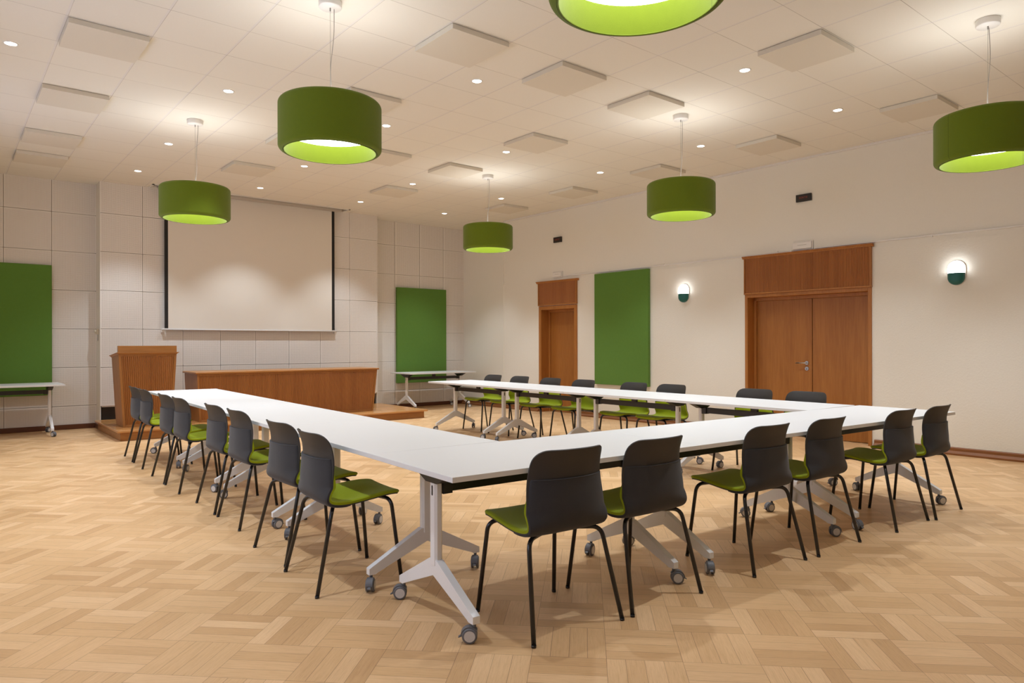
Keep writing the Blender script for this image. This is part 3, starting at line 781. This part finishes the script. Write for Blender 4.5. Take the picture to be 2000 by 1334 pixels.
def make_chair():
    r = thing('stacking_chair', '', 'chair')
    crisp(sheet(0, 25, lambda a, t: 0, -.006, .006).build('shell', M['shell'], r))
    crisp(sheet(0, 14, lambda a, t: -.001+.012*max(0, (a-t+.05)/.05), .0006, .019, edge=.62, taper='ab').build('seat_pad', M['green_seat'], r))
    crisp(sheet(6, 17, lambda a, t: .001+.009*max(0, (a-t+.15)/.15)**1.3, -.0066, -.0095, edge=.55, taper='a').build('back_cover', M['cover'], r))
    Z = .4385
    b = MB()
    b.tube([(-.10, .165, .452), (.10, .165, .452)], .010, 10); b.tube([(-.10, -.095, Z), (.10, -.095, Z)], .010, 10)
    b.tube([(-.10, .165, .452), (-.10, -.095, Z)], .009, 10); b.tube([(.10, .165, .452), (.10, -.095, Z)], .009, 10)
    b.build('seat_frame', M['black_gloss'], r)
    for s in (-1, 1):
        b = MB(); b.tube(bend((s*.10, .165, .452), (s*.207, .195, .450), (s*.238, .243, .006), .05, 8), .0108, 14); b.cyl((s*.2385, .2435, 0), (s*.238, .243, .012), .0113, 14)
        b.build('leg', M['black_gloss'], r)
        b = MB(); b.tube(bend((s*.10, -.095, Z), (s*.216, -.150, Z-.004), (s*.262, -.248, .006), .05, 8), .0108, 14); b.cyl((s*.2625, -.2485, 0), (s*.262, -.248, .012), .0113, 14)
        b.build('leg', M['black_gloss'], r)
    return r
CH = make_chair(); used = [False]
def chair(x, y, head, label, group):
    o = CH if not used[0] else copy_tree(CH); used[0] = True
    o.location = (x, y, 0); o.rotation_euler = (0, 0, -R(head)); o['label'] = label; o['group'] = group
ordn = ['first', 'second', 'third', 'fourth', 'fifth', 'sixth', 'seventh', 'eighth']
for k, (x, y, h) in enumerate(((2.270, 2.54, 4.0), (2.853, 2.512, 1.5), (3.82, 2.458, 2), (4.46, 2.424, 1), (5.42, 2.364, .5), (6.002, 2.335, -1))):
    chair(x, y, h, 'black chair with green seat along the near row, back to camera, %s from the left' % ordn[k], 'chairs along the near row')
for k, (x, y, h) in enumerate(((1.780, 3.718, 94), (1.833, 4.345, 90), (1.893, 5.34, 91), (1.903, 5.95, 91), (1.890, 6.94, 91), (1.898, 7.51, 91), (1.925, 8.53, 92), (1.940, 9.11, 92))):
    chair(x, y, h, 'black chair with green seat outside the left row, %s counted from the camera' % ordn[k], 'chairs along the left row')
for k, (x, y, h) in enumerate(((6.47, 3.572, -90), (6.475, 4.145, -90), (6.50, 5.25, -90), (6.505, 5.83, -90), (6.525, 6.73, -90), (6.535, 7.40, -90), (6.565, 8.12, -90), (6.585, 8.80, -90))):
    chair(x, y, h, 'black chair with green seat behind the right row, %s counted from the camera' % ordn[k], 'chairs along the right row')

# ------------------------------------------------------------------ light through the side windows, world, camera
for a, c in WIN:
    L = bpy.data.lights.new('window_daylight', 'AREA'); L.shape = 'RECTANGLE'; L.size = 1.5; L.size_y = 1.9; L.energy = 36; L.color = (.62, .72, 1.0)
    o = bpy.data.objects.new('window_daylight', L); C.objects.link(o); o.location = (X0-.26, (a+c)/2, (wz[0]+wz[1])/2); o.rotation_euler = (0, -PI/2, 0)
w = bpy.data.worlds.new('World'); bpy.context.scene.world = w; w.use_nodes = True
w.node_tree.nodes['Background'].inputs[0].default_value = (.05, .07, .12, 1); w.node_tree.nodes['Background'].inputs[1].default_value = .3

cam = bpy.data.cameras.new('camera'); co = bpy.data.objects.new('camera', cam); C.objects.link(co)
cam.sensor_width = 36; cam.sensor_fit = 'HORIZONTAL'; cam.lens = 36*1377.03/2000
cam.shift_x = -(1003.4-1000)/2000; cam.shift_y = (673.623-667)/2000
co.matrix_world = Matrix.Translation((0, 0, 1.31)) @ Matrix.Rotation(-.68370, 4, 'Z') @ Matrix.Rotation(PI/2, 4, 'X') @ Matrix.Rotation(-.0022, 4, 'Z')
cam.clip_start = .05
sc = bpy.context.scene; sc.camera = co
vs = sc.view_settings; sc.display_settings.display_device = 'sRGB'
vs.view_transform = 'Standard'; vs.look = 'None'; vs.gamma = 1; vs.use_curve_mapping = False; vs.exposure = 0.15
sc.cycles.use_denoising = True
sc.cycles.max_bounces = 8; sc.cycles.diffuse_bounces = 6; sc.cycles.glossy_bounces = 3
